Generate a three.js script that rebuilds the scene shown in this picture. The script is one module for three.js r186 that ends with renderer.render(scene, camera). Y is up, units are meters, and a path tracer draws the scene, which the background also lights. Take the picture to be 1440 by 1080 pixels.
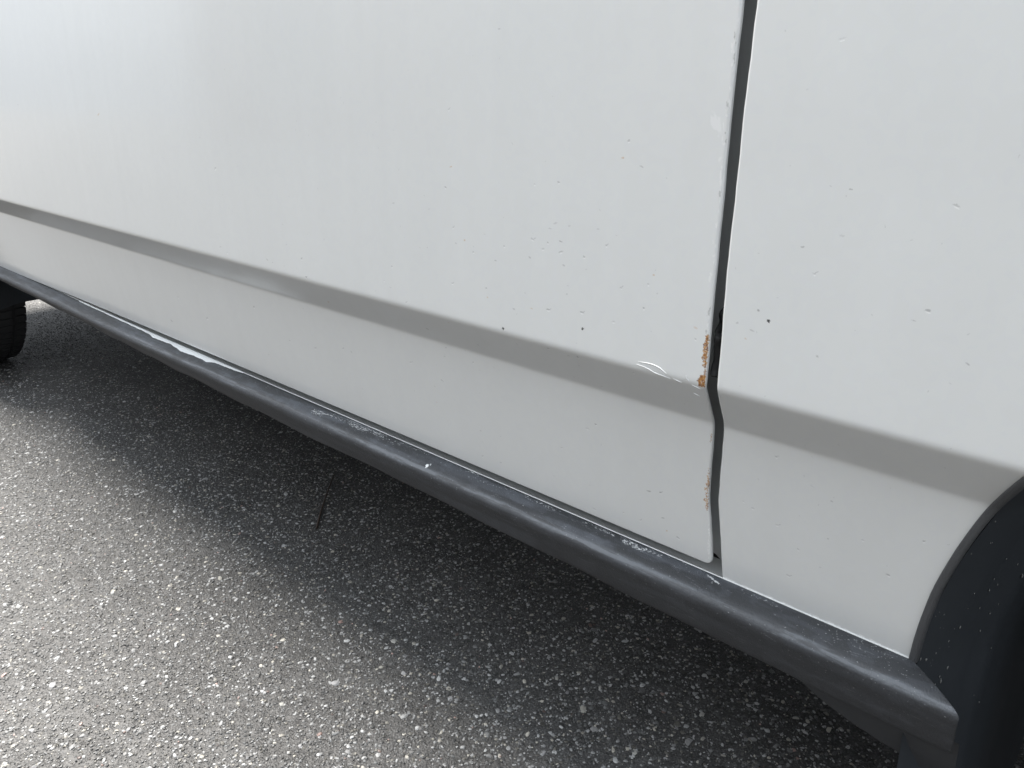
import * as THREE from 'three';
import { RoundedBoxGeometry } from 'three/addons/geometries/RoundedBoxGeometry.js';
import { mergeGeometries, mergeVertices } from 'three/addons/utils/BufferGeometryUtils.js';

// ------------------------------------------------------------------ camera, sky, sun, exposure
const scene = new THREE.Scene();
const camera = new THREE.PerspectiveCamera(53.05, 1440 / 1080, 0.02, 600);
camera.position.set(0, 0.9, 0.594);
camera.lookAt(0 - 0.61732, 0.9 - 0.36037, 0.594 - 0.69932);
camera.updateProjectionMatrix();

// small seeded generators and noise
function rng(seed) { let a = seed >>> 0; return () => { a = (a + 0x6D2B79F5) | 0; let t = Math.imul(a ^ (a >>> 15), 1 | a); t = (t + Math.imul(t ^ (t >>> 7), 61 | t)) ^ t; return ((t ^ (t >>> 14)) >>> 0) / 4294967296; }; }
function hash3(x, y, s) { let h = Math.imul(x, 374761393) ^ Math.imul(y, 668265263) ^ Math.imul(s, 2147483647 - 58); h = Math.imul(h ^ (h >>> 13), 1274126177); return ((h ^ (h >>> 16)) >>> 0) / 4294967296; }
function vnoise(x, y, s = 0, px = 0, py = 0) {            // value noise, optional wrap
  const xi = Math.floor(x), yi = Math.floor(y), fx = x - xi, fy = y - yi;
  const ux = fx * fx * (3 - 2 * fx), uy = fy * fy * (3 - 2 * fy);
  const w = (i, p) => p ? ((i % p) + p) % p : i;
  const a = hash3(w(xi, px), w(yi, py), s), b = hash3(w(xi + 1, px), w(yi, py), s), c = hash3(w(xi, px), w(yi + 1, py), s), d = hash3(w(xi + 1, px), w(yi + 1, py), s);
  return a + (b - a) * ux + (c - a) * uy + (a - b - c + d) * ux * uy;
}
function fbm(x, y, s = 0, o = 4) { let v = 0, a = 0.5, t = 0; for (let i = 0; i < o; i++) { v += a * vnoise(x, y, s + i * 17); t += a; x *= 2.03; y *= 2.03; a *= 0.5; } return v / t; }
const clamp = (v, a, b) => Math.min(b, Math.max(a, v)), lerp = (a, b, t) => a + (b - a) * t;
const sstep = (a, b, v) => { const t = clamp((v - a) / (b - a), 0, 1); return t * t * (3 - 2 * t); };
function table(pts) { return v => { if (v <= pts[0][0]) return pts[0][1]; for (let i = 1; i < pts.length; i++) if (v <= pts[i][0]) return lerp(pts[i - 1][1], pts[i][1], (v - pts[i - 1][0]) / (pts[i][0] - pts[i - 1][0])); return pts[pts.length - 1][1]; }; }

// overcast sky: brighter overhead, soft cloud texture
{
  const W = 1024, H = 512, d = new Float32Array(W * H * 4);
  for (let j = 0; j < H; j++) for (let i = 0; i < W; i++) {
    const el = (j + 0.5) / H * Math.PI - Math.PI / 2, az = (i + 0.5) / W * Math.PI * 2;
    const y = Math.sin(el), cx = Math.cos(el) * Math.cos(az), cz = Math.cos(el) * Math.sin(az);
    const up = Math.max(0, y), k = 1 / (up + 0.18);
    const cl = fbm(cx * k * 1.3 + 40, cz * k * 1.3 + 40, 5, 5);
    const L = (0.32 + 0.72 * up) * (0.84 + 0.32 * cl) ;
    const o = (j * W + i) * 4, bl = 1 - cl;
    d[o] = L * (0.95 - 0.02 * bl); d[o + 1] = L; d[o + 2] = L * (1.05 + 0.035 * bl); d[o + 3] = 1;
  }
  const sky = new THREE.DataTexture(d, W, H, THREE.RGBAFormat, THREE.FloatType);
  sky.mapping = THREE.EquirectangularReflectionMapping; sky.magFilter = THREE.LinearFilter; sky.minFilter = THREE.LinearFilter;
  sky.wrapS = THREE.RepeatWrapping; sky.needsUpdate = true;
  scene.background = sky; scene.environment = sky;
}
const sun = new THREE.DirectionalLight(0xfff9f1, 4.3);
sun.position.set(-0.9 - 0.6 * 20, 0.79 * 20, -0.06 * 20); sun.target.position.set(-0.9, 0, 0);
sun.castShadow = true; sun.shadow.radius = 42; sun.shadow.mapSize.set(2048, 2048);
Object.assign(sun.shadow.camera, { left: -6, right: 6, top: 6, bottom: -6, near: 1, far: 60 });
scene.add(sun, sun.target);
const renderer = new THREE.WebGLRenderer({ antialias: true });
renderer.setSize(1440, 1080);
renderer.toneMapping = THREE.LinearToneMapping;
renderer.toneMappingExposure = 2.7;
renderer.shadowMap.enabled = true; renderer.shadowMap.type = THREE.PCFSoftShadowMap;

// ------------------------------------------------------------------ helpers
function mesh(name, geo, mat, parent, off) {
  if (off) geo.translate(-off[0], -off[1], -off[2]);
  const m = new THREE.Mesh(geo, mat); m.name = name; m.castShadow = m.receiveShadow = true; parent.add(m); return m;
}
const toS = v => 255 * (v <= 0.0031308 ? 12.92 * v : 1.055 * Math.pow(v, 1 / 2.4) - 0.055);
class Paint {                                               // a colour map in linear values, drawn in metres through map(x, y) -> texel
  constructor(w, h, base, map) { this.w = w; this.h = h; this.d = new Float32Array(w * h * 3); this.map = map; for (let i = 0; i < w * h; i++) this.d.set(base, i * 3); }
  mod(f) { for (let j = 0; j < this.h; j++) for (let i = 0; i < this.w; i++) { const k = f(i, j), o = (j * this.w + i) * 3; this.d[o] *= k; this.d[o + 1] *= k; this.d[o + 2] *= k; } return this; }
  blob(x, y, rx, ry, rot, col, al, rough = 0.35, seed = 1) {  // ragged ellipse of matter
    const R = Math.max(rx, ry) * 1.3, [a0, b0] = this.map(x - R, y - R), [a1, b1] = this.map(x + R, y + R);
    const i0 = Math.max(0, Math.floor(Math.min(a0, a1)) - 1), i1 = Math.min(this.w - 1, Math.ceil(Math.max(a0, a1)) + 1), j0 = Math.max(0, Math.floor(Math.min(b0, b1)) - 1), j1 = Math.min(this.h - 1, Math.ceil(Math.max(b0, b1)) + 1);
    const c = Math.cos(rot), s = Math.sin(rot);
    for (let j = j0; j <= j1; j++) for (let i = i0; i <= i1; i++) {
      const X = lerp(x - R, x + R, (i + 0.5 - a0) / (a1 - a0)), Y = lerp(y - R, y + R, (j + 0.5 - b0) / (b1 - b0));
      const p = ((X - x) * c + (Y - y) * s) / rx, q = (-(X - x) * s + (Y - y) * c) / ry;
      const r = Math.hypot(p, q) + rough * (vnoise(p * 2.3 + seed * 7.1, q * 2.3 + seed * 3.3, seed) - 0.5) * 2;
      const k = al * (1 - sstep(0.62, 1.0, r)); if (k <= 0) continue;
      const o = (j * this.w + i) * 3; for (let t = 0; t < 3; t++) this.d[o + t] = lerp(this.d[o + t], col[t], k);
    }
  }
  tex() {
    const b = new Uint8Array(this.w * this.h * 4);
    for (let i = 0; i < this.w * this.h; i++) { for (let t = 0; t < 3; t++) b[i * 4 + t] = clamp(Math.round(toS(this.d[i * 3 + t])), 0, 255); b[i * 4 + 3] = 255; }
    const x = new THREE.DataTexture(b, this.w, this.h, THREE.RGBAFormat); x.colorSpace = THREE.SRGBColorSpace; x.magFilter = THREE.LinearFilter; x.minFilter = THREE.LinearMipmapLinearFilter; x.generateMipmaps = true; x.anisotropy = 8; x.needsUpdate = true; return x;
  }
}
function grey(w, h, f, wrap) {
  const b = new Uint8Array(w * h * 4); for (let j = 0; j < h; j++) for (let i = 0; i < w; i++) { const v = clamp(Math.round(255 * f(i, j)), 0, 255), o = (j * w + i) * 4; b[o] = b[o + 1] = b[o + 2] = v; b[o + 3] = 255; }
  const x = new THREE.DataTexture(b, w, h, THREE.RGBAFormat); x.magFilter = THREE.LinearFilter; x.minFilter = THREE.LinearMipmapLinearFilter; x.generateMipmaps = true; if (wrap) x.wrapS = x.wrapT = THREE.RepeatWrapping; x.needsUpdate = true; return x;
}
function grid(nu, nv, f, uv) {                              // f(i, j) -> [x, y, z]
  const p = [], t = [], ix = [];
  for (let j = 0; j < nv; j++) for (let i = 0; i < nu; i++) { const q = f(i, j); p.push(...q); t.push(...(uv ? uv(i, j, q) : [i / (nu - 1), j / (nv - 1)])); }
  for (let j = 0; j < nv - 1; j++) for (let i = 0; i < nu - 1; i++) { const a = j * nu + i; ix.push(a, a + 1, a + nu + 1, a, a + nu + 1, a + nu); }
  const g = new THREE.BufferGeometry(); g.setAttribute('position', new THREE.Float32BufferAttribute(p, 3)); g.setAttribute('uv', new THREE.Float32BufferAttribute(t, 2)); g.setIndex(ix); g.computeVertexNormals(); return g;
}
const std = (o) => new THREE.MeshStandardMaterial(o), phy = (o) => new THREE.MeshPhysicalMaterial(o);
const lin = (r, g, b) => new THREE.Color().setRGB(r, g, b);

// ------------------------------------------------------------------ the ground: worn asphalt
const TILE = 1.2;
let asphaltMat;
{
  const N = 2048, alb = new Float32Array(N * N), hgt = new Float32Array(N * N), tint = new Float32Array(N * N), r = rng(11);
  for (let j = 0; j < N; j++) for (let i = 0; i < N; i++) {
    const o = j * N + i, c = vnoise(i / 128, j / 128, 3, 16, 16), m = vnoise(i / 16, j / 16, 4, 128, 128), f = vnoise(i / 3.2, j / 3.2, 5, 640, 640);
    alb[o] = 0.042 + 0.012 * (c - 0.5) + 0.028 * (m - 0.5) + 0.032 * (f - 0.5); hgt[o] = 0.35 + 0.25 * (m - 0.5) + 0.3 * (f - 0.5);
  }
  for (let k = 0; k < 105000; k++) {
    const x = r() * N, y = r() * N, R = 0.9 + 3.1 * r() * r() * r() + 0.8 * r(), e = 0.55 + 0.45 * r(), a = r() * 3.14, ca = Math.cos(a), sa = Math.sin(a);
    const q = r(), v = q < 0.22 ? 0.018 + 0.02 * r() : q < 0.72 ? 0.046 + 0.054 * r() : 0.085 + 0.19 * r() * r(), h = 0.45 + 0.45 * r() - (q < 0.22 ? 0.3 : 0), tt = (r() - 0.5) * 0.12;
    const n = Math.ceil(R) + 1;
    for (let dy = -n; dy <= n; dy++) for (let dx = -n; dx <= n; dx++) {
      const px = dx * ca + dy * sa, py = (-dx * sa + dy * ca) / e, d = Math.hypot(px, py) / R; if (d > 1) continue;
      const o = ((Math.floor(y) + dy + N) % N) * N + ((Math.floor(x) + dx + N) % N), w = 1 - sstep(0.7, 1, d);
      alb[o] = lerp(alb[o], v, w); hgt[o] = lerp(hgt[o], h, w); tint[o] = lerp(tint[o], tt, w);
    }
  }
  const b = new Uint8Array(N * N * 4);
  for (let o = 0; o < N * N; o++) { const v = clamp(alb[o], 0.02, 0.6), t = tint[o]; b[o * 4] = toS(v * (1 + t)); b[o * 4 + 1] = toS(v); b[o * 4 + 2] = toS(v * (1.0 - t)); b[o * 4 + 3] = 255; }
  const map = new THREE.DataTexture(b, N, N, THREE.RGBAFormat); map.colorSpace = THREE.SRGBColorSpace; map.wrapS = map.wrapT = THREE.RepeatWrapping; map.magFilter = THREE.LinearFilter; map.minFilter = THREE.LinearMipmapLinearFilter; map.generateMipmaps = true; map.needsUpdate = true;
  const bump = grey(N, N, (i, j) => hgt[j * N + i], true);
  asphaltMat = std({ map, bumpMap: bump, bumpScale: 0.003, roughness: 0.6, vertexColors: true });
}
// patchy tar-rich and worn areas
const patch = (x, z) => { const n = fbm(x * 5.3 + 20, z * 5.3 + 7, 61, 5), c = fbm(x * 1.7 + 3, z * 1.7 + 9, 71, 3), f = vnoise(x * 70 + 5, z * 70 + 5, 81); return clamp(0.86 + 0.2 * sstep(0.34, 0.58, n + 0.14 * (f - 0.5)) + 0.16 * (c - 0.5), 0.6, 1.3); };
let ground;
{
  const xs = [], zs = [];
  for (const v of [-300, -120, -50, -25, -14, -9, -7, -5.8, -5]) xs.push(v); for (let v = -4.5; v <= 1.001; v += 0.0125) xs.push(v); for (const v of [1.4, 2, 3, 4.5, 7, 12, 22, 45, 110, 300]) xs.push(v);
  for (const v of [-300, -120, -50, -25, -14, -9, -6, -4, -2.6, -1.8]) zs.push(v); for (let v = -1.2; v <= 1.601; v += 0.0125) zs.push(v); for (const v of [2, 2.6, 3.4, 4.6, 6.5, 10, 18, 40, 110, 300]) zs.push(v);
  const g = grid(xs.length, zs.length, (i, j) => [xs[i], 0, zs[zs.length - 1 - j]], (i, j, q) => [q[0] / TILE, -q[2] / TILE]);
  const P = g.attributes.position, c = new Float32Array(P.count * 3);
  for (let i = 0; i < P.count; i++) { const k = patch(P.getX(i), P.getZ(i)); c[i * 3] = k * 1.015; c[i * 3 + 1] = k; c[i * 3 + 2] = k * 0.985; }
  g.setAttribute('color', new THREE.BufferAttribute(c, 3));
  ground = mesh('asphalt_ground', g, asphaltMat, scene); ground.userData = { kind: 'structure', label: 'worn grey asphalt with embedded light aggregate around the van', category: 'asphalt' };
}
// aggregate stones standing in the surface
const stoneGeos = [];
for (let v = 0; v < 7; v++) {
  const r = rng(300 + v), g = new THREE.IcosahedronGeometry(1, 0), p = g.attributes.position, cache = {};
  for (let i = 0; i < p.count; i++) {
    const key = [p.getX(i), p.getY(i), p.getZ(i)].map(q => q.toFixed(3)).join();
    const k = cache[key] ??= [0.72 + 0.5 * r(), (r() - 0.5) * 0.3, (r() - 0.5) * 0.3, (r() - 0.5) * 0.25];
    p.setXYZ(i, p.getX(i) * k[0] + k[1], clamp((p.getY(i) * k[0] + k[3]) * 0.6, -0.5, 0.34 + 0.1 * k[1]), p.getZ(i) * k[0] * (0.65 + v * 0.05) + k[2]);
  }
  g.deleteAttribute('uv'); g.computeVertexNormals(); stoneGeos.push(g);
}
const stoneTone = (r, big) => { const q = r(); const v = q < 0.16 ? 0.024 + 0.024 * r() : q < 0.6 ? 0.046 + 0.054 * r() : 0.11 + 0.24 * r() * (big ? 1.15 : 1); const w = r(); return w < 0.008 ? [v * 1.2, v * 0.85, v * 0.76] : w < 0.2 ? [v * 1.05, v * 1.0, v * 0.88] : [v * 0.99, v, v * 1.0]; };
{
  const r = rng(77), M = stoneGeos.map(() => []), m4 = new THREE.Matrix4(), q = new THREE.Quaternion(), e = new THREE.Euler(), s = new THREE.Vector3(), t = new THREE.Vector3();
  const n = 620000;
  for (let k = 0; k < n; k++) {
    const x = -4.6 + 5.8 * r(), z = -1.3 + 3.1 * r(), d = Math.hypot((x + 0.85) / 1.25, (z - 0.02) / 0.75);
    const keep = clamp(1.25 / Math.pow(Math.max(d, 0.5), 1.15) - 0.12, 0.12, 1), kk = r(), a = r(), b = r(), c = r(), o = r(), h = r();
    if (kk > keep) continue;
    const big = c < 0.06, R = (big ? 0.0034 + 0.003 * a * a : 0.0011 + 0.0024 * a * a) * (1 + 0.25 * clamp(d - 1.2, 0, 1.2));
    e.set((b - 0.5) * 0.5, o * 6.283, (h - 0.5) * 0.5); q.setFromEuler(e); s.set(R * (0.85 + 0.5 * b), R, R);
    t.set(x, -R * 0.3 + 0.0002 + 0.0015 * h, z); m4.compose(t, q, s);
    const i = k % stoneGeos.length; M[i].push(m4.toArray(), stoneTone(r, big));
  }
  const mat = std({ roughness: 0.5, color: 0xffffff });
  M.forEach((L, v) => {
    const im = new THREE.InstancedMesh(stoneGeos[v], mat, L.length / 2); im.name = 'aggregate'; im.userData.kind = 'stuff'; im.castShadow = im.receiveShadow = true;
    const c = new THREE.Color(); for (let i = 0; i < L.length / 2; i++) { m4.fromArray(L[2 * i]); im.setMatrixAt(i, m4); c.setRGB(...L[2 * i + 1]); im.setColorAt(i, c); }
    ground.add(im);
  });
  // the stones large enough to pick out one by one: x mm, z mm, width mm
  const list = '-1589,198,13 -1590,158,10 -1545,114,12 -1360,-131,9 -1270,21,13 -986,-55,12 -867,44,16 -887,44,9 -1187,184,10 -1101,248,16 -1204,348,21 -1252,358,8 -1116,432,10 -1049,377,11 -1212,402,10 -892,127,13 -798,123,10 -740,116,13 -801,155,9 -874,-85,14 -843,-105,11 -660,-167,15 -800,-44,12 -605,-202,10 -534,-177,20 -496,-155,17 -703,-56,13 -428,-159,11 -692,-163,14 -379,-227,17 -526,-70,12 -390,-289,15 -1428,83,12 -630,-87,11 -270,-486,10 -278,-378,13 -322,-388,10 -309,-296,13'.split(' ').map(q => q.split(',').map(Number));
  const r2 = rng(501);
  for (let k = 0; k < 170; k++) list.push([-1750 + 1600 * r2(), -420 + 960 * r2(), 6.5 + 5 * r2() * r2()]);
  const tones = [[0.26, 0.252, 0.225], [0.2, 0.2, 0.2], [0.15, 0.15, 0.154], [0.23, 0.23, 0.234], [0.11, 0.106, 0.1], [0.29, 0.286, 0.266], [0.085, 0.087, 0.087], [0.2, 0.135, 0.118]].map(c => std({ color: lin(...c), roughness: 0.62 }));
  list.forEach(([x, z, w], k) => {
    const R = w / 2000, o = new THREE.Mesh(stoneGeos[k % 7], k === 5 || k === 16 ? tones[7] : k < 38 ? tones[[0, 1, 3, 5][k % 4]] : tones[Math.floor(r2() * 6.99)]);
    o.name = 'stone'; o.castShadow = o.receiveShadow = true; o.scale.set(R, R * 0.8, R * 0.9); o.rotation.set((r2() - 0.5) * 0.3, r2() * 6.28, (r2() - 0.5) * 0.3); o.position.set(x / 1000, 0.0012 - R * 0.18, z / 1000); ground.add(o);
  });
}

// ------------------------------------------------------------------ the van
const OFF = [-1.15, 0, -0.86];
const van = new THREE.Group(); van.name = 'white_van'; van.position.set(...OFF); scene.add(van);
van.userData = { label: 'white van with rusty door gap, scuffed dark sill trim and black wheel arch', category: 'van' };
const part = (name, g, m, parent = van) => mesh(name, g, m, parent, OFF);

// body side profile: z (outward +) as a function of height, corners rounded by blurring
const raw = y => y >= 0.65 ? -0.004 * (y - 0.65) - 0.075 * (y - 0.65) ** 2 : y >= 0.6 ? -0.037 * (0.65 - y) / 0.05 : -0.037 - 0.023 * (0.6 - y) / 0.168;
const ZT = []; { for (let y = 0.3; y < 1.9; y += 0.0005) { let s = 0, w = 0; for (let k = -20; k <= 20; k++) { const d = k * 0.0005, g = Math.exp(-((d / 0.0024) ** 2) / 2); s += g * raw(y + d); w += g; } ZT.push(s / w); } }
const zb = y => { const f = clamp((y - 0.3) / 0.0005, 0, ZT.length - 2), i = Math.floor(f); return lerp(ZT[i], ZT[i + 1], f - i); };
const zside = (x, y) => zb(y) + 0.0007 * (fbm(x * 2.6 + 9, y * 3.1, 91, 2) - 0.5) + 0.0003 * (vnoise(x * 14, y * 11, 92) - 0.5)
  + 0.005 * sstep(-1.8, -2.3, x + (y - 0.44) * 1.9) * sstep(0.62, 0.56, y);     // lower skin swells towards the far arch
const ys = (() => { const a = []; for (const [p, q, n] of [[0.43, 0.44, 5], [0.44, 0.57, 14], [0.57, 0.67, 52], [0.67, 1.1, 36], [1.1, 1.75, 18]]) for (let i = 0; i < n; i++) a.push(lerp(p, q, i / n)); a.push(1.75); return a; })();
function bodyPanel({ xe, L, y0, dir, rc, uv, hemBottom = true, hole }) {   // xe(y): edge with a rolled hem; the skin runs from it by L in direction -dir
  const ds = [0]; for (const d of [0.0006, 0.0014, 0.0024, 0.0036, 0.005, 0.0065, 0.008, 0.0095, 0.012, 0.016, 0.022, 0.03]) ds.push(d); let st = 0.009; while (ds[ds.length - 1] < L) { ds.push(Math.min(L, ds[ds.length - 1] + st)); st = Math.min(0.025, st * 1.06); }
  const nu = ds.length, yk = 0.47, P = (i, j) => {
    const d = ds[i], yb = rc && d < rc ? y0 + rc - Math.sqrt(rc * rc - (rc - d) ** 2) : y0;
    const y = ys[j] < yk ? lerp(yb, yk, (ys[j] - 0.43) / (yk - 0.43)) : ys[j], x = xe(y) - dir * d; return [x, y, zside(x, y)];
  };
  const UV = (i, j, q) => uv(q[0], q[1]);
  let g = grid(nu, ys.length, P, UV);
  if (hole) {                                              // wheel opening: drop what lies inside, draw the cut edge onto the circle
    const [hx, hy, hr] = hole, ix = g.index.array, o = [], p = g.attributes.position, R = k => Math.hypot(p.getX(k) - hx, p.getY(k) - hy);
    for (let k = 0; k < ix.length; k += 3) if ([0, 1, 2].some(t => R(ix[k + t]) > hr)) o.push(ix[k], ix[k + 1], ix[k + 2]);
    for (let k = 0; k < p.count; k++) { const r = R(k); if (r > hr || r < 1e-3) continue; const x = hx + (p.getX(k) - hx) * hr / r, y = hy + (p.getY(k) - hy) * hr / r; p.setXYZ(k, x, y, zside(x, y)); }
    g.setIndex(o);
  }
  const loop = []; if (hemBottom) for (let i = nu - 1; i > 0; i--) loop.push(P(i, 0)); for (let j = 0; j < ys.length; j++) loop.push(P(0, j));
  const n = loop.length, ring = (i, k) => {
    const a = loop[Math.max(0, i - 1)], b = loop[Math.min(n - 1, i + 1)], tx = b[0] - a[0], ty = b[1] - a[1], l = Math.hypot(tx, ty) || 1, ox = ty / l * dir, oy = -tx / l * dir, r = 0.0022, q = loop[i];
    if (k < 6) { const f = k / 5 * Math.PI / 2; return [q[0] + ox * r * Math.sin(f), q[1] + oy * r * Math.sin(f), q[2] - r * (1 - Math.cos(f))]; }
    return [q[0] + ox * r, q[1] + oy * r, q[2] - (k === 6 ? 0.0032 : 0.0042)];
  }, hem = grid(n, 6, ring, (i, k) => { const q = ring(i, k), f = k / 5 * 0.0012; return uv(q[0] + (q[0] - loop[i][0]) * 0.5, q[1] + (q[1] - loop[i][1]) * 0.5); });
  g = mergeVertices(mergeGeometries([g, hem].map(q => { q.deleteAttribute('normal'); return q; })), 1e-5); g.computeVertexNormals();
  return [g, grid(n, 3, (i, k) => ring(i, k + 5))];
}
const doorEdge = table([[0.43, -0.2985], [0.51, -0.3052], [0.6, -0.3032], [0.652, -0.2968], [0.74, -0.298], [0.84, -0.2995], [0.96, -0.3006], [1.1, -0.3017], [1.8, -0.307]]);
const rearEdge = table([[0.42, -0.2828], [0.437, -0.2842], [0.514, -0.291], [0.6, -0.2878], [0.652, -0.2808], [0.745, -0.2833], [0.8375, -0.2846], [0.96, -0.2853], [1.1, -0.2863], [1.8, -0.292]]);
const wob = (f, s) => y => f(y) + 0.0007 * (vnoise(y * 90, 3, s) - 0.5) + 0.0009 * (vnoise(y * 26, 5, s + 1) - 0.5);

const PAINT = [0.69, 0.705, 0.7], paintOpts = { roughness: 0.42, clearcoat: 1.0, clearcoatRoughness: 0.13 };
// chips, specks and rust on the door: x mm, y mm. Texels are finer towards the chipped edge.
const DL = 2.3, DK = 3, DY0 = 0.42, DY1 = 1.06;
const doorUV = (x, y) => [1 - Math.log(1 + DK * clamp(-0.291 - x, 0, DL)) / Math.log(1 + DK * DL), clamp((y - DY0) / (DY1 - DY0), 0.002, 0.998)];
function marks(P, str, seed, blacks) {
  const r = rng(seed);
  str.split(' ').forEach((q, k) => {
    const [x, y] = q.split(',').map(v => v / 1000), black = blacks.includes(k), f = r(), l = black ? 0.0022 : 0.0012 + 0.0022 * r() * r(), far = clamp(-x / 0.7, 1, 2.2), rot = (r() - 0.5) * 1.0, tone = black ? 0.015 : 0.2 + 0.3 * r();
    P.blob(x, y, l * far * (black ? 0.8 : 1), (black ? 0.0016 : 0.0006 + 0.0005 * r()) * far, rot, f < 0.08 && !black ? [0.5, 0.3, 0.12] : [tone, tone, tone * 1.02], black ? 0.95 : 0.25 + 0.42 * r(), 0.5, seed + k);
    if (f > 0.45) P.blob(x + 0.0004, y - 0.0016 * far, l * 0.8 * far, 0.0006 * far, rot, [0.86, 0.87, 0.87], 0.7, 0.4, seed + k + 500);
    if (f > 0.75) P.blob(x + l * 1.2, y + 0.0012, 0.0016 * far, 0.0005 * far, rot + 0.7, [0.42, 0.43, 0.44], 0.7, 0.4, seed + k + 900);
  });
  return r;
}
const dirt = (P, mx, my) => P.mod((i, j) => { const x = mx(i), y = my(j); return 1 + 0.02 * (fbm(x * 9, y * 9, 33, 3) - 0.5) + 0.016 * (vnoise(x * 55, y * 4, 35) - 0.5) + 0.022 * (fbm(x * 120, y * 120, 36, 2) - 0.5); });
let doorMat, rearMat;
{
  const W = 2048, H = 2048, K = Math.log(1 + DK * DL);
  const P = new Paint(W, H, PAINT, (x, y) => { const u = x > -0.291 ? 1 + (x + 0.291) * DK / K : 1 - Math.log(1 + DK * (-0.291 - x)) / K; return [u * W, (y - DY0) / (DY1 - DY0) * H]; });
  dirt(P, i => -0.291 - (Math.exp((1 - (i + 0.5) / W) * K) - 1) / DK, j => DY0 + (j + 0.5) / H * (DY1 - DY0));
  const r = marks(P, '-617,878 -614,820 -612,756 -623,798 -594,744 -608,739 -581,733 -548,728 -536,745 -498,757 -469,776 -476,770 -452,775 -418,776 -478,756 -462,759 -484,749 -461,749 -501,738 -433,748 -408,762 -467,815 -497,811 -391,856 -396,841 -376,835 -564,754 -615,693 -562,696 -560,686 -506,700 -452,708 -457,736 -430,736 -389,725 -522,680 -497,685 -475,688 -433,693 -395,691 -537,655 -431,676 -438,660 -628,643 -599,617 -525,638 -477,645 -452,642 -439,644 -444,631 -373,643 -427,607 -668,595 -673,582 -622,586 -612,578 -685,545 -701,532 -702,508 -711,773 -650,772 -949,722 -612,756 -655,728 -854,713 -944,695 -910,680 -998,666 -984,664 -1110,662 -1129,668 -903,655 -719,697 -735,677 -724,670 -614,693 -696,656 -891,617 -684,620 -1125,564 -1039,523 -969,526 -895,542 -875,541 -1117,480 -743,557 -624,489 -440,556 -491,509 -627,450 -594,452 -373,494 -359,498 -448,440 -407,452 -385,451 -356,466 -351,451 -337,448 -366,427 -452,547 -350,726 -360,733 -363,710 -309,702 -308,692 -355,742 -1904,865 -1506,854 -1116,787 -1307,508 -1466,471 -1403,532 -548,952', 900, [40, 41]);
  for (let k = 0; k < 90; k++) P.blob(-0.31 - 0.9 * r(), 0.45 + 0.5 * r(), 0.0008 + 0.0008 * r(), 0.0004, r() * 3, [0.4, 0.41, 0.42], 0.45, 0.5, 3000 + k);
  // rust where the paint has lifted at the door edge, two runs
  const rust = (n, f, w, seed, pale) => { for (let k = 0; k < n; k++) { const y = f(r()), c = r(); P.blob(doorEdge(y) + 0.0024 - (w(y) * (0.25 + 1.2 * vnoise(y * 420, 7, 411)) + 0.001) * Math.pow(r(), 0.9), y, 0.0004 + 0.0005 * r(), 0.0005 + 0.0008 * r(), (r() - 0.5) * 2, (c < 0.35 ? [0.37, 0.15, 0.028] : c < 0.7 ? [0.52, 0.26, 0.06] : [0.13, 0.042, 0.012]).map(v => lerp(v, 0.5, pale)), 0.55 + 0.4 * r(), 0.7, seed + k); } };
  rust(190, t => 0.668 + 0.03 * t, y => 0.003, 4000, 0); rust(40, t => 0.659 + 0.01 * t, y => 0.0012, 4150, 0.4); rust(190, t => 0.649 + 0.011 * t, y => 0.0075 - (y - 0.649) * 0.4, 4200, 0);
  rust(80, t => 0.497 + 0.04 * t, y => 0.003, 4400, 0.05); rust(24, t => 0.52 + 0.028 * t, y => 0.0018, 4460, 0.2); rust(10, t => 0.578 + 0.012 * t, y => 0.001, 4490, 0.4);
  // chipped, re-touched white edge
  for (let k = 0; k < 70; k++) { const y = 0.66 + 0.34 * Math.pow(r(), 0.7); P.blob(doorEdge(y) + 0.001 - 0.004 * r() * r(), y, 0.0006 + 0.0009 * r(), 0.001 + 0.003 * r(), (r() - 0.5) * 0.4, r() < 0.78 ? [0.8, 0.81, 0.8] : [0.36, 0.37, 0.36], 0.6, 0.6, 4600 + k); }
  P.blob(-0.309, 0.872, 0.0045, 0.010, 0.5, [0.78, 0.79, 0.79], 0.7, 0.5, 4801);
  for (let k = 0; k < 40; k++) P.blob(doorEdge(0.45) - 0.002 * r(), 0.435 + 0.05 * r(), 0.0006, 0.0015 * r() + 0.0005, 0, [0.84, 0.85, 0.84], 0.6, 0.5, 4900 + k);
  doorMat = phy({ map: P.tex(), ...paintOpts });
}
const RX0 = -0.30, RX1 = 0.1;
const rearUV = (x, y) => [clamp((x - RX0) / (RX1 - RX0), 0.002, 0.998), clamp((y - DY0) / (DY1 - DY0), 0.002, 0.998)];
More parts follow.
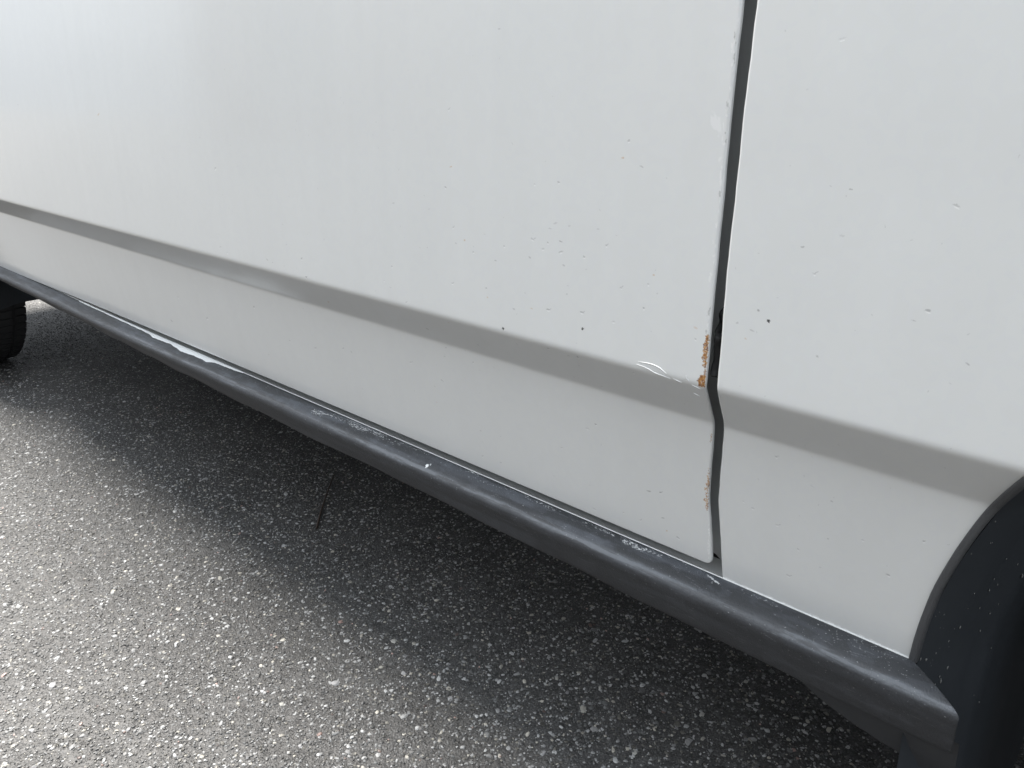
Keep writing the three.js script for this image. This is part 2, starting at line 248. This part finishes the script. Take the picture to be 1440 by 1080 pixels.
{
  const W = 1024, H = 2048, P = new Paint(W, H, PAINT, (x, y) => [(x - RX0) / (RX1 - RX0) * W, (y - DY0) / (DY1 - DY0) * H]);
  dirt(P, i => RX0 + (i + 0.5) / W * (RX1 - RX0), j => DY0 + (j + 0.5) / H * (DY1 - DY0));
  const r = marks(P, '-219,932 -239,898 -196,830 -125,825 -197,796 -225,784 -213,765 -244,721 -254,728 -201,700 -137,742 -97,718 -129,751 -237,585 -256,520 -231,511 -216,457 -266,524 -202,566 -184,557 -154,528 -183,516 -187,481 -129,501 -107,548 -209,492 -257,710 -262,702 -271,714', 1700, [7]);
  for (let k = 0; k < 34; k++) P.blob(-0.28 + 0.2 * r(), 0.44 + 0.5 * r(), 0.0007 + 0.0007 * r(), 0.0004, r() * 3, [0.42, 0.43, 0.43], 0.45, 0.5, 5000 + k);
  for (let k = 0; k < 70; k++) P.blob(-0.285 + 0.2 * r(), 0.4205 + 0.0016 * r(), 0.002 + 0.003 * r(), 0.0006, 0, [0.86, 0.87, 0.86], 0.7, 0.5, 5100 + k);
  rearMat = phy({ map: P.tex(), ...paintOpts });
}
const whiteMat = phy({ color: lin(...PAINT), ...paintOpts }), innerMat = std({ color: lin(...PAINT), roughness: 0.5 });
const rubber = std({ color: lin(0.004, 0.004, 0.0045), roughness: 0.75 }), darkMat = std({ color: lin(0.02, 0.02, 0.021), roughness: 0.9 });

// arch: centre, radius
const AX = 0.4485, AY = 0.41, AR = 0.55;
const skin = (name, [g, edge], m) => { const o = part(name, g, m); mesh('edge_return', edge, innerMat, o, OFF); return o; };
skin('side_door', bodyPanel({ xe: wob(doorEdge, 201), L: 2.28, y0: 0.4312, dir: 1, rc: 0.0065, uv: doorUV }), doorMat).userData.label = 'white door skin with rust and chips along its edge';
skin('rear_side_panel', bodyPanel({ xe: wob(rearEdge, 211), L: 1.62, y0: 0.4195, dir: -1, rc: 0, uv: rearUV, hemBottom: false, hole: [AX, AY, AR - 0.006] }), rearMat);
skin('front_side_panel', bodyPanel({ xe: () => -2.6, L: 1.12, y0: 0.4318, dir: 1, rc: 0.006, uv: (x, y) => [x, y], hole: [-3.1, 0.42, 0.444] }), whiteMat);
// door jamb at the back of the gap, and the perished seal standing in it
{
  const yj = []; for (let y = 0.405; y < 1.75; y += 0.006) yj.push(y);
  part('door_jamb', grid(9, yj.length, (i, j) => [doorEdge(yj[j]) - 0.05 + i * 0.011, yj[j], zb(yj[j]) - 0.046 - 0.0015 * Math.sin(i * 0.8)]), innerMat);
  const yr = []; for (let y = 0.652; y < 0.732; y += 0.0016) yr.push(y);
  part('door_seal', grid(10, yr.length, (i, j) => { const y = yr[j], a = i / 9 * Math.PI, e = sstep(0.652, 0.66, y) * sstep(0.735, 0.716, y + 0.012 * vnoise(i * 0.6, 2, 44)); const w = 0.0068 + 0.0006 * vnoise(y * 200, 1, 45), c = doorEdge(y) + 0.0078 + 0.003 * (vnoise(y * 110, 1, 46) - 0.4) * sstep(0.685, 0.7, y); return [c - Math.cos(a) * w, y, zb(y) - 0.044 + e * 0.041 * Math.pow(Math.sin(a), 0.35) * (y < 0.698 ? 0.92 + 0.1 * vnoise(y * 150, i * 0.4, 47) : 0.45 + 0.7 * vnoise(y * 150, i * 0.4, 47))]; }), rubber);
}
// flakes of paint curling off the crease by the door edge
{
  const fl = std({ color: lin(0.74, 0.75, 0.75), roughness: 0.4 });
  const runs = [[[-0.3665, 0.6546], [-0.356, 0.6535], [-0.345, 0.6505], [-0.337, 0.6495], [-0.330, 0.6485]], [[-0.3645, 0.6575], [-0.352, 0.6585], [-0.342, 0.657], [-0.334, 0.653]], [[-0.327, 0.6495], [-0.3215, 0.6482], [-0.3185, 0.6475]], [[-0.312, 0.6535], [-0.3105, 0.6512]], [[-0.308, 0.648], [-0.3035, 0.6465], [-0.3, 0.6455]], [[-0.310, 0.6375], [-0.304, 0.6352]], [[-0.314, 0.6565], [-0.3125, 0.6525]]];
  runs.forEach((pts, k) => {
    const c = new THREE.CatmullRomCurve3(pts.map(p => new THREE.Vector3(p[0], p[1], 0))), n = pts.length * 6, r = rng(70 + k);
    const w = Array.from({ length: n }, () => 0.0002 + 0.0005 * r());
    part('paint_flake', grid(n, 4, (i, j) => { const p = c.getPoint(i / (n - 1)), e = Math.sin(Math.PI * i / (n - 1)) * 0.8 + 0.2, y = p.y + (j / 3 - 0.5) * 2 * w[i] * e; return [p.x, y, zside(p.x, y) + 0.0002 + Math.sin(j / 3 * Math.PI) * 0.0006 * e + (j === 3 ? -0.0004 : 0)]; }), fl);
  });
}
// painted rocker under the door, and the dark sill trim on it
const sweep = (pts, xs, f, uvf) => { const s = [0]; for (let i = 1; i < pts.length; i++) s.push(s[i - 1] + Math.hypot(pts[i][0] - pts[i - 1][0], pts[i][1] - pts[i - 1][1])); return grid(xs.length, pts.length, (i, j) => f(xs[i], pts[pts.length - 1 - j], s[pts.length - 1 - j]), (i, j) => uvf ? uvf(xs[i], s[pts.length - 1 - j]) : [xs[i], s[j]]); };
const range = (a, b, n) => Array.from({ length: n + 1 }, (_, i) => lerp(a, b, i / n));
const lift = x => 0.010 * sstep(-1.5, -2.5, x);
part('rocker_panel', sweep([[0.52, -0.135], [0.445, -0.134], [0.428, -0.132], [0.412, -0.130], [0.4065, -0.124], [0.4055, -0.080], [0.411, -0.0670], [0.4190, -0.0632], [0.4200, -0.0616], [0.4196, -0.0602], [0.412, -0.0606], [0.39, -0.066], [0.36, -0.08]], range(-2.6, -0.1, 200), (x, p) => [x, p[0] + lift(x), p[1]]), innerMat);
const tk = table([[-2.5, 0.42], [-1.86, 0.5], [-1.02, 0.8], [-0.73, 0.83], [-0.28, 1], [0, 1]]);
const trimPts = (() => {                                   // control points smoothed into a dense profile, y z
  const c = new THREE.CatmullRomCurve3([[0.4185, -0.0620], [0.4203, -0.0585], [0.4202, -0.0550], [0.4178, -0.044], [0.4152, -0.0365], [0.4120, -0.0300], [0.4075, -0.0268], [0.4015, -0.0268], [0.393, -0.0295], [0.378, -0.035], [0.362, -0.041], [0.3545, -0.0455], [0.351, -0.054], [0.352, -0.075], [0.372, -0.095]].map(p => new THREE.Vector3(p[0], p[1], 0)), false, 'centripetal');
  return c.getPoints(56).map(p => [p.x, p.y]);
})();
const endCut = p => p[0] > 0.405 ? 0.05 * clamp((-0.027 - p[1]) / 0.033, 0, 1) : 0.045 * clamp((-0.047 - p[1]) / 0.02, 0, 1);   // slanting cut at the wheel opening
const trimLen = trimPts.reduce((a, p, i) => i ? a + Math.hypot(p[0] - trimPts[i - 1][0], p[1] - trimPts[i - 1][1]) : 0, 0);
const TX0 = -2.62, TX1 = -0.02;
const S0 = 0.0055;                                          // arc length at which the visible top face starts
let trimMat;
{
  const W = 2048, H = 256, sy = trimLen, TL = TX1 - TX0, K = Math.log(1 + 2.2 * TL);
  const P = new Paint(W, H, [0.034, 0.0365, 0.041], (x, s) => [(1 - Math.log(1 + 2.2 * Math.max(-0.4, TX1 - x)) / K) * W, s / sy * H]);
  const X = i => TX1 - (Math.exp((1 - (i + 0.5) / W) * K) - 1) / 2.2;
  P.mod((i, j) => { const x = X(i), s = (j + 0.5) / H * sy; return 0.8 + 0.36 * fbm(x * 22, s * 50, 21, 4) + 0.12 * (vnoise(x * 300, s * 900, 22) - 0.5); });
  const r = rng(600), white = [0.68, 0.7, 0.71];
  // chalky rubbed streaks along the ridge
  for (let j = 0; j < H; j++) for (let i = 0; i < W; i++) {
    const x = X(i), s = (j + 0.5) / H * sy, n = fbm(x * 22, s * 260, 25, 4), b = fbm(x * 3.1, 2, 26, 2), w = Math.exp(-(((s - 0.0335 - 0.002 * (b - 0.5)) / 0.0042) ** 2)), fr = vnoise(x * 240, s * 700, 27);
    const k = clamp(w * (0.25 + 0.9 * sstep(0.42, 0.68, n)) * (0.35 + 0.9 * sstep(0.35, 0.62, b)) * (0.75 + 0.5 * fr), 0, 1) * 0.38; const o = (j * W + i) * 3;
    P.d[o] = lerp(P.d[o], 0.25, k); P.d[o + 1] = lerp(P.d[o + 1], 0.275, k); P.d[o + 2] = lerp(P.d[o + 2], 0.31, k);
    const bl = (sstep(0.5, 0.68, fbm(x * 9 + 4, s * 80, 29, 5)) * 0.34 + sstep(0.52, 0.66, fbm(x * 70, s * 120, 39, 3)) * 0.16) * (s < 0.034 ? 1 : 0.4);    // pale smears
    P.d[o] = lerp(P.d[o], 0.115, bl); P.d[o + 1] = lerp(P.d[o + 1], 0.127, bl); P.d[o + 2] = lerp(P.d[o + 2], 0.15, bl);
  }
  // dark coat peeled off white paint along the upper edge
  const pw = table([[-1.95, 0], [-1.9, 0.0015], [-1.82, 0.0005], [-1.76, 0.0012], [-1.61, 0.0022], [-1.575, 0.0035], [-1.555, 0.0075], [-1.5, 0.0048], [-1.47, 0.006], [-1.43, 0.0105], [-1.37, 0.0088], [-1.33, 0.0105], [-1.31, 0.0045], [-1.25, 0.003], [-1.22, 0]]);
  for (let j = 0; j < H; j++) for (let i = 0; i < W; i++) { const x = X(i), s = (j + 0.5) / H * sy, lim = pw(x); if (lim <= 0) continue; if (s - S0 + 0.003 < lim + 0.003 + 0.003 * (vnoise(x * 60, 3, 24) - 0.5) * (lim > 0.003 ? 1 : 0.3) && s - S0 < lim + 0.002) { const o = (j * W + i) * 3; P.d[o] = 0.74; P.d[o + 1] = 0.76; P.d[o + 2] = 0.77; } }
  const spk = (x0, x1, s0, s1, n, size, al = 0.9, arcs) => { for (let k = 0; k < n; k++) { const t = r(), x = lerp(x0, x1, t), s = S0 + lerp(s0, s1, arcs ? arcs(t, r()) : r()); const z = 0.8 * size * (0.35 + r() * r() * 1.3); P.blob(x, s, z * (0.8 + 0.8 * r()), z * 0.5, (r() - 0.5) * 1.4, white, al * (0.5 + 0.5 * r()), 0.6, 7000 + k + Math.round(x0 * -1000)); } };
  spk(-0.99, -0.945, 0.004, 0.018, 70, 0.0016, 0.85, (t, q) => 0.3 + 0.7 * q * (1 - t) ); spk(-0.96, -0.985, 0.012, 0.019, 60, 0.0013);
  spk(-0.95, -0.82, 0.001, 0.012, 240, 0.0013, 0.9, (t, q) => q * (1 - 0.4 * t)); spk(-0.9, -0.86, 0.005, 0.012, 50, 0.0016); spk(-0.84, -0.78, 0.002, 0.011, 60, 0.0012); spk(-0.77, -0.73, 0, 0.004, 26, 0.001);
  P.blob(-0.712, S0 + 0.0215, 0.0024, 0.0045, -0.5, [0.8, 0.82, 0.83], 1, 0.4, 61); P.blob(-0.709, S0 + 0.017, 0.001, 0.002, -0.5, [0.8, 0.82, 0.83], 1, 0.4, 62);
  spk(-0.67, -0.56, 0, 0.009, 60, 0.0009); spk(-0.655, -0.63, 0, 0.003, 30, 0.0012); spk(-0.55, -0.5, 0.001, 0.005, 60, 0.0011); spk(-0.46, -0.42, 0, 0.004, 40, 0.0012, 0.7); spk(-0.43, -0.41, 0.002, 0.004, 14, 0.0014, 0.6);
  spk(-0.402, -0.372, 0.002, 0.009, 150, 0.0012); spk(-0.375, -0.352, 0.002, 0.006, 40, 0.001); spk(-0.298, -0.282, 0.0005, 0.008, 80, 0.0012, 0.9, (t, q) => 0.15 + 0.6 * t + 0.25 * q); spk(-0.29, -0.28, 0.005, 0.014, 18, 0.0008, 0.5);
  spk(-0.26, -0.22, 0.0005, 0.006, 26, 0.001, 0.7); spk(-0.2, -0.09, 0, 0.02, 70, 0.0008, 0.5); spk(-1.0, -0.06, 0, 0.06, 520, 0.0007, 0.5); spk(-1.3, -0.4, 0, 0.012, 160, 0.0009, 0.45); spk(-0.45, -0.06, 0.03, 0.07, 90, 0.0006, 0.4); spk(-0.17, -0.1, 0.0, 0.012, 60, 0.0008, 0.5);
  for (let k = 0; k < 70; k++) P.blob(-0.06 - 0.9 * r(), S0 + 0.07 * r(), 0.003 + 0.009 * r(), 0.0003, (r() - 0.5) * 0.5, [0.17, 0.18, 0.2], 0.5, 0.4, 7600 + k);
  spk(-0.9, -0.29, -0.0015, 0.0012, 160, 0.001, 0.65);   // frayed edge of the dark coat
  trimMat = std({ map: P.tex(), roughness: 0.55, bumpMap: (() => { const t = grey(512, 256, (i, j) => 0.6 * vnoise(i / 2, j / 2, 28, 256, 128) + 0.4 * vnoise(i / 8, j / 8, 29, 64, 32), true); t.repeat.set(16, 1.4); return t; })(), bumpScale: 0.0005 });
  const uvf = (x, s) => [1 - Math.log(1 + 2.2 * (TX1 - x)) / K, s / sy];
  const xs = range(TX0, -0.045, 420);
  part('sill_trim', sweep(trimPts, xs, (x, p) => {
    const low = p[0] < 0.404 ? 0.404 - (0.404 - p[0]) * tk(x) : p[0], wav = 0.0006 * (vnoise(x * 9, 1, 31) - 0.5) + 0.0005 * (vnoise(x * 40, 2, 32) - 0.5);
    const cut = endCut(p), xe = -0.05 - cut; x = Math.min(x, xe);      // cut back where it meets the wheel opening
    return [x, low + lift(x) + wav * (p[1] > -0.05 ? 1 : 0.4) + (p[0] < 0.36 ? 0.0035 * (vnoise(x * 13, 4, 37) - 0.5) : 0), p[1] + wav];
  }, uvf), trimMat).userData.label = 'dark grey sill trim with white scuffs and peeling coat';
}
// lower flange that comes into view below the trim near the arch
{
  const fb = table([[-0.215, 0.352], [-0.19, 0.338], [-0.165, 0.318], [-0.12, 0.300], [-0.03, 0.278]]);
  part('sill_flange', grid(40, 9, (i, j) => { const x = lerp(-0.215, -0.047, i / 39), y = lerp(fb(x) + 0.002 * (vnoise(x * 120, 1, 51) - 0.5), 0.362, j / 8); return [x, y, -0.053 - 0.45 * (0.362 - y) + 0.0015 * (vnoise(x * 60, j * 0.7, 52) - 0.5)]; }), std({ color: lin(0.034, 0.0365, 0.041), roughness: 0.6 }));
}
// wheel arch: a flat lip moulding round the opening, and the plastic liner turning in behind it
const relief = grey(512, 512, (i, j) => 0.55 * vnoise(i / 2, j / 2, 54) + 0.45 * fbm(i / 20, j / 20, 55, 3));
const archMat = std({ color: lin(0.075, 0.078, 0.083), roughness: 0.5, bumpMap: relief, bumpScale: 0.0004 });
const linerMat = std({ color: lin(0.026, 0.031, 0.037), roughness: 0.55, bumpMap: relief, bumpScale: 0.0005 });
function wheelArch(cx, cy, R, a0, a1, low, label) {   // the lip runs from a0 to a1, the liner lower down by low
  const prof = [[0, -0.006], [0, 0.0012], [0.0006, 0.0028], [0.002, 0.0036], [0.0046, 0.0038], [0.0062, 0.0030], [0.007, 0.0008], [0.0074, -0.006]], n = 170, bz = y => zb(clamp(y, 0.424, 1.2));
  const at = (i, q, e = 0) => { const a = lerp(a0 + e, a1 - e, i / n), c = Math.cos(a), s = Math.sin(a), k = s < 0 ? Math.sign(c) * (1 - 0.12 * s * s) : c; return [cx + q * k, cy + (s < 0 ? R : q) * s]; };   // below the axle the edge runs nearly straight down
  const o = part('wheel_arch_lip', grid(n + 1, prof.length, (i, j) => { const [d, h] = prof[j], w = 0.0009 * (vnoise(i * 0.35, 3, 57) - 0.5), [x, y] = at(i, R - d + w); return [x, y, bz(y) + h]; }, (i, j) => [i / 30, j / 8]), archMat); if (label) o.userData.label = label;
  const cone = table([[0, 0], [0.45, 0.046], [0.6, 0.056], [1, 0.062]]), dep = table([[0, 0.004], [0.45, 0.07], [0.6, 0.105], [1, 0.42]]);
  part('arch_liner', grid(n + 1, 30, (i, j) => { const t = j / 29, [x, y] = at(i, R - 0.0072 - cone(t) + 0.0016 * (vnoise(i * 0.16, j * 0.5, 58) - 0.5), low); return [x, y, bz(y) - dep(t)]; }, (i, j, q) => [q[2] * 8, q[1] * 8]), linerMat);
}
wheelArch(AX, AY, AR, Math.PI - 0.016, 0.016, 0.7, 'narrow dark lip moulding round the wheel opening beside the sill end');
wheelArch(-3.1, 0.42, 0.45, Math.PI + 0.05, -0.05, 0.3);
for (const [cx, cy, R] of [[AX, AY, 0.49], [-3.1, 0.42, 0.39]]) { const g = new THREE.CircleGeometry(R, 40, -0.3, Math.PI + 0.6); g.translate(cx, cy, -0.472); part('wheel_well', g, linerMat); }
{ // end of the sill trim, closed where it stops at the wheel opening
  const ring = trimPts.map(p => [-0.0501 - endCut(p), p[0], p[1]]);
  part('sill_end_cap', grid(ring.length, 2, (i, j) => j ? [-0.09, 0.388, -0.062] : ring[i]), linerMat);
}
{ // specks of grit stuck to the liner
  const r = rng(808), g = new THREE.IcosahedronGeometry(1, 0), L = [], m = new THREE.Matrix4();
  for (let k = 0; k < 70; k++) { const a = Math.PI + 0.12 - 0.65 * r(), t = r(), R = AR - 0.0072 - 0.046 * t, z = zb(clamp(AY + AR * Math.sin(a), 0.424, 1.2)) - 0.004 - 0.066 * t, s = 0.0005 + 0.0011 * r() * r(); m.makeScale(s * 0.6, s * (1 + r()), s * (1 + 2 * r())); m.setPosition(AX + R * Math.cos(a), AY + R * Math.sin(a), z); const q = g.clone(); q.applyMatrix4(m); L.push(q); }
  const s = part('grit', mergeGeometries(L), std({ color: lin(0.17, 0.175, 0.17), roughness: 0.8 })); s.userData.kind = 'stuff';
}
// wheels
function wheelAt(x, z, turn, out) {
  const w = new THREE.Group(); w.name = 'wheel'; w.position.set(x - OFF[0], 0.335 - OFF[1], z - OFF[2]); w.rotation.y = turn; van.add(w);
  const prof = [[0.2, -0.085], [0.25, -0.098], [0.295, -0.102], [0.318, -0.094], [0.329, -0.08], [0.3345, -0.055], [0.336, -0.02], [0.336, 0.02], [0.3345, 0.055], [0.329, 0.08], [0.318, 0.094], [0.295, 0.102], [0.25, 0.098], [0.2, 0.085]].map(p => new THREE.Vector2(...p));
  const t = new THREE.LatheGeometry(prof, 72); t.rotateX(Math.PI / 2); const tread = [t];
  for (let k = 0; k < 72; k++) for (const [o, ww] of [[-0.075, 0.035], [-0.028, 0.04], [0.028, 0.04], [0.075, 0.035]]) { const b = new THREE.BoxGeometry(0.008, 0.022, ww); const a = (k + (o > 0 ? 0.5 : 0)) / 72 * Math.PI * 2; b.translate(0.3355 - (Math.abs(o) > 0.05 ? 0.004 : 0), 0, o); b.rotateZ(a); tread.push(b); }
  mesh('tyre', mergeGeometries(tread.map(q => q.toNonIndexed())), std({ color: lin(0.014, 0.014, 0.015), roughness: 0.8 }), w);
  const rim = new THREE.LatheGeometry([[0.03, 0.05], [0.1, 0.055], [0.15, 0.03], [0.18, 0.045], [0.205, 0.09], [0.2, 0.0], [0.2, -0.085]].map(p => new THREE.Vector2(p[0], p[1] * out)), 48); rim.rotateX(Math.PI / 2);
  mesh('rim', rim, std({ color: lin(0.3, 0.3, 0.31), roughness: 0.45, metalness: 0.6 }), w);
  const cap = new THREE.SphereGeometry(0.05, 20, 8, 0, 6.3, 0, 1.4); cap.scale(1, 0.5, 1); cap.rotateX(out * Math.PI / 2); cap.translate(0, 0, out * 0.05); mesh('hub_cap', cap, darkMat, w);
}
wheelAt(AX, -0.16, 0, 1); wheelAt(-3.1, -0.065, 0.06, 1); wheelAt(AX, -1.56, 0, -1); wheelAt(-3.1, -1.58, 0.06, -1);
// rest of the shell: far side, roof, ends, floor
{
  const yy = range(0.38, 1.75, 60);
  part('far_side_panel', grid(60, yy.length, (i, j) => [lerp(-3.72, 1.34, i / 59), yy[j], -1.72 - zb(yy[j])]), whiteMat);
  const zr = zb(1.75), R = range(0, 1, 40);
  part('roof', grid(60, R.length, (i, j) => { const t = R[j] * 2 - 1, z = lerp(zr, -1.72 - zr, R[j]); return [lerp(-3.0, 1.34, i / 59), 1.75 + 0.16 * Math.pow(1 - Math.pow(Math.abs(t), 3.2), 0.6), z]; }), whiteMat);
  const half = y => (y > 1.75 ? zr - 0.05 : zb(clamp(y, 0.42, 1.75)));
  const ye = range(0.36, 1.88, 40);
  part('rear_door', grid(2, ye.length, (i, j) => [1.34 + 0.03 * Math.sin((ye[j] - 0.36) * 2), ye[j], i ? -0.855 : half(ye[j])]), whiteMat);
  part('rear_door', grid(2, ye.length, (i, j) => [1.34 + 0.03 * Math.sin((ye[j] - 0.36) * 2), ye[j], i ? -0.865 : -1.72 - half(ye[j])]), whiteMat);
  part('nose', grid(24, ye.length, (i, j) => { const y = ye[j], t = i / 23 * 2 - 1, b = y < 1.02 ? -3.9 + 0.12 * Math.max(0, y - 0.85) : lerp(-3.88, -2.98, (y - 1.02) / 0.86); return [b + 0.17 * t * t * t * t, y, lerp(half(y), -1.72 - half(y), i / 23)]; }), whiteMat);
  part('windscreen', grid(12, 12, (i, j) => { const y = lerp(1.1, 1.76, j / 11), t = i / 11 * 1.7 - 0.85; return [lerp(-3.88, -2.98, (y - 1.02) / 0.86) + 0.17 * t ** 4 - 0.012, y, -0.86 - t * 0.78]; }), phy({ color: lin(0.02, 0.025, 0.025), roughness: 0.05, clearcoat: 1 }));
  const bump = new RoundedBoxGeometry(0.22, 0.3, 1.66, 4, 0.06); bump.translate(-3.88, 0.47, -0.86); part('front_bumper', bump, archMat);
  const fl = new THREE.BoxGeometry(2.3, 0.05, 1.5); fl.translate(-1.22, 0.395, -0.86); const f2 = new THREE.BoxGeometry(4.6, 0.045, 0.86); f2.translate(-1.2, 0.41, -0.86); part('floor_pan', mergeGeometries([fl, f2]), darkMat);
  for (const z of [-0.45, -1.27]) { const b = new THREE.BoxGeometry(4.6, 0.1, 0.07); b.translate(-1.2, 0.35, z); part('chassis_rail', b, darkMat); }
  part('sill_trim', sweep(trimPts, range(-2.5, -0.05, 20), (x, p) => [x, p[0], -1.72 - p[1]]), archMat);
}

// ------------------------------------------------------------------ twig in the shade
{
  const c = new THREE.CatmullRomCurve3([[-1.451, 0.006, -0.385], [-1.408, 0.005, -0.339], [-1.364, 0.005, -0.294], [-1.32, 0.004, -0.25], [-1.278, 0.003, -0.211]].map(p => new THREE.Vector3(...p)));
  const g = new THREE.TubeGeometry(c, 40, 0.002, 8, false), p = g.attributes.position;
  for (let i = 0; i < p.count; i++) { const k = Math.floor(i / 9), t = k / 40, q = c.getPoint(t), s = 0.55 + 0.6 * t + 0.25 * vnoise(k * 0.7, i % 9, 66); p.setXYZ(i, q.x + (p.getX(i) - q.x) * s, q.y + (p.getY(i) - q.y) * s, q.z + (p.getZ(i) - q.z) * s); }
  g.computeVertexNormals(); const o = mesh('twig', g, std({ color: lin(0.04, 0.027, 0.02), roughness: 0.85 }), scene);
  o.userData = { label: 'thin dark curved twig lying on asphalt in the shade under the van', category: 'twig' };
}

// ------------------------------------------------------------------ brick store across the yard: it stands behind the camera, closes off the low sky and shows in the door's gloss
{
  const b = new THREE.Group(); b.name = 'brick_store'; b.position.set(2.6, 0, 9.6); scene.add(b);
  b.userData = { label: 'long dark brick store with flat roof across the yard from the van', category: 'building' };
  const bm = std({ color: lin(0.16, 0.115, 0.095), roughness: 0.9 }), st = std({ color: lin(0.3, 0.29, 0.27), roughness: 0.9 }), gl = phy({ color: lin(0.03, 0.035, 0.04), roughness: 0.08 }), fr = std({ color: lin(0.35, 0.35, 0.34), roughness: 0.6 });
  const box = (w, h, d, x, y, z) => { const g = new THREE.BoxGeometry(w, h, d); g.translate(x, y, z); return g; };
  mesh('wall', box(31, 3.7, 7, 0, 1.85, 0), bm, b); mesh('plinth', box(31.08, 0.5, 7.08, 0, 0.25, 0), st, b); mesh('parapet', box(31.3, 0.25, 7.3, 0, 3.82, 0), st, b);
  for (let k = 0; k < 7; k++) for (const y of [2.1]) { const w = mesh('window', box(1.5, 1.5, 0.06, -12.6 + k * 4.2, y, -3.52), gl, b); mesh('frame', mergeGeometries([box(1.7, 0.1, 0.1, -12.6 + k * 4.2, y + 0.8, -3.53), box(0.1, 1.5, 0.1, -12.6 + k * 4.2 - 0.8, y, -3.53), box(0.1, 1.5, 0.1, -12.6 + k * 4.2 + 0.8, y, -3.53), box(0.06, 1.5, 0.08, -12.6 + k * 4.2, y, -3.53)]), fr, w); mesh('sill', box(1.9, 0.1, 0.18, -12.6 + k * 4.2, y - 0.8, -3.55), st, w); }
}
renderer.render(scene, camera);
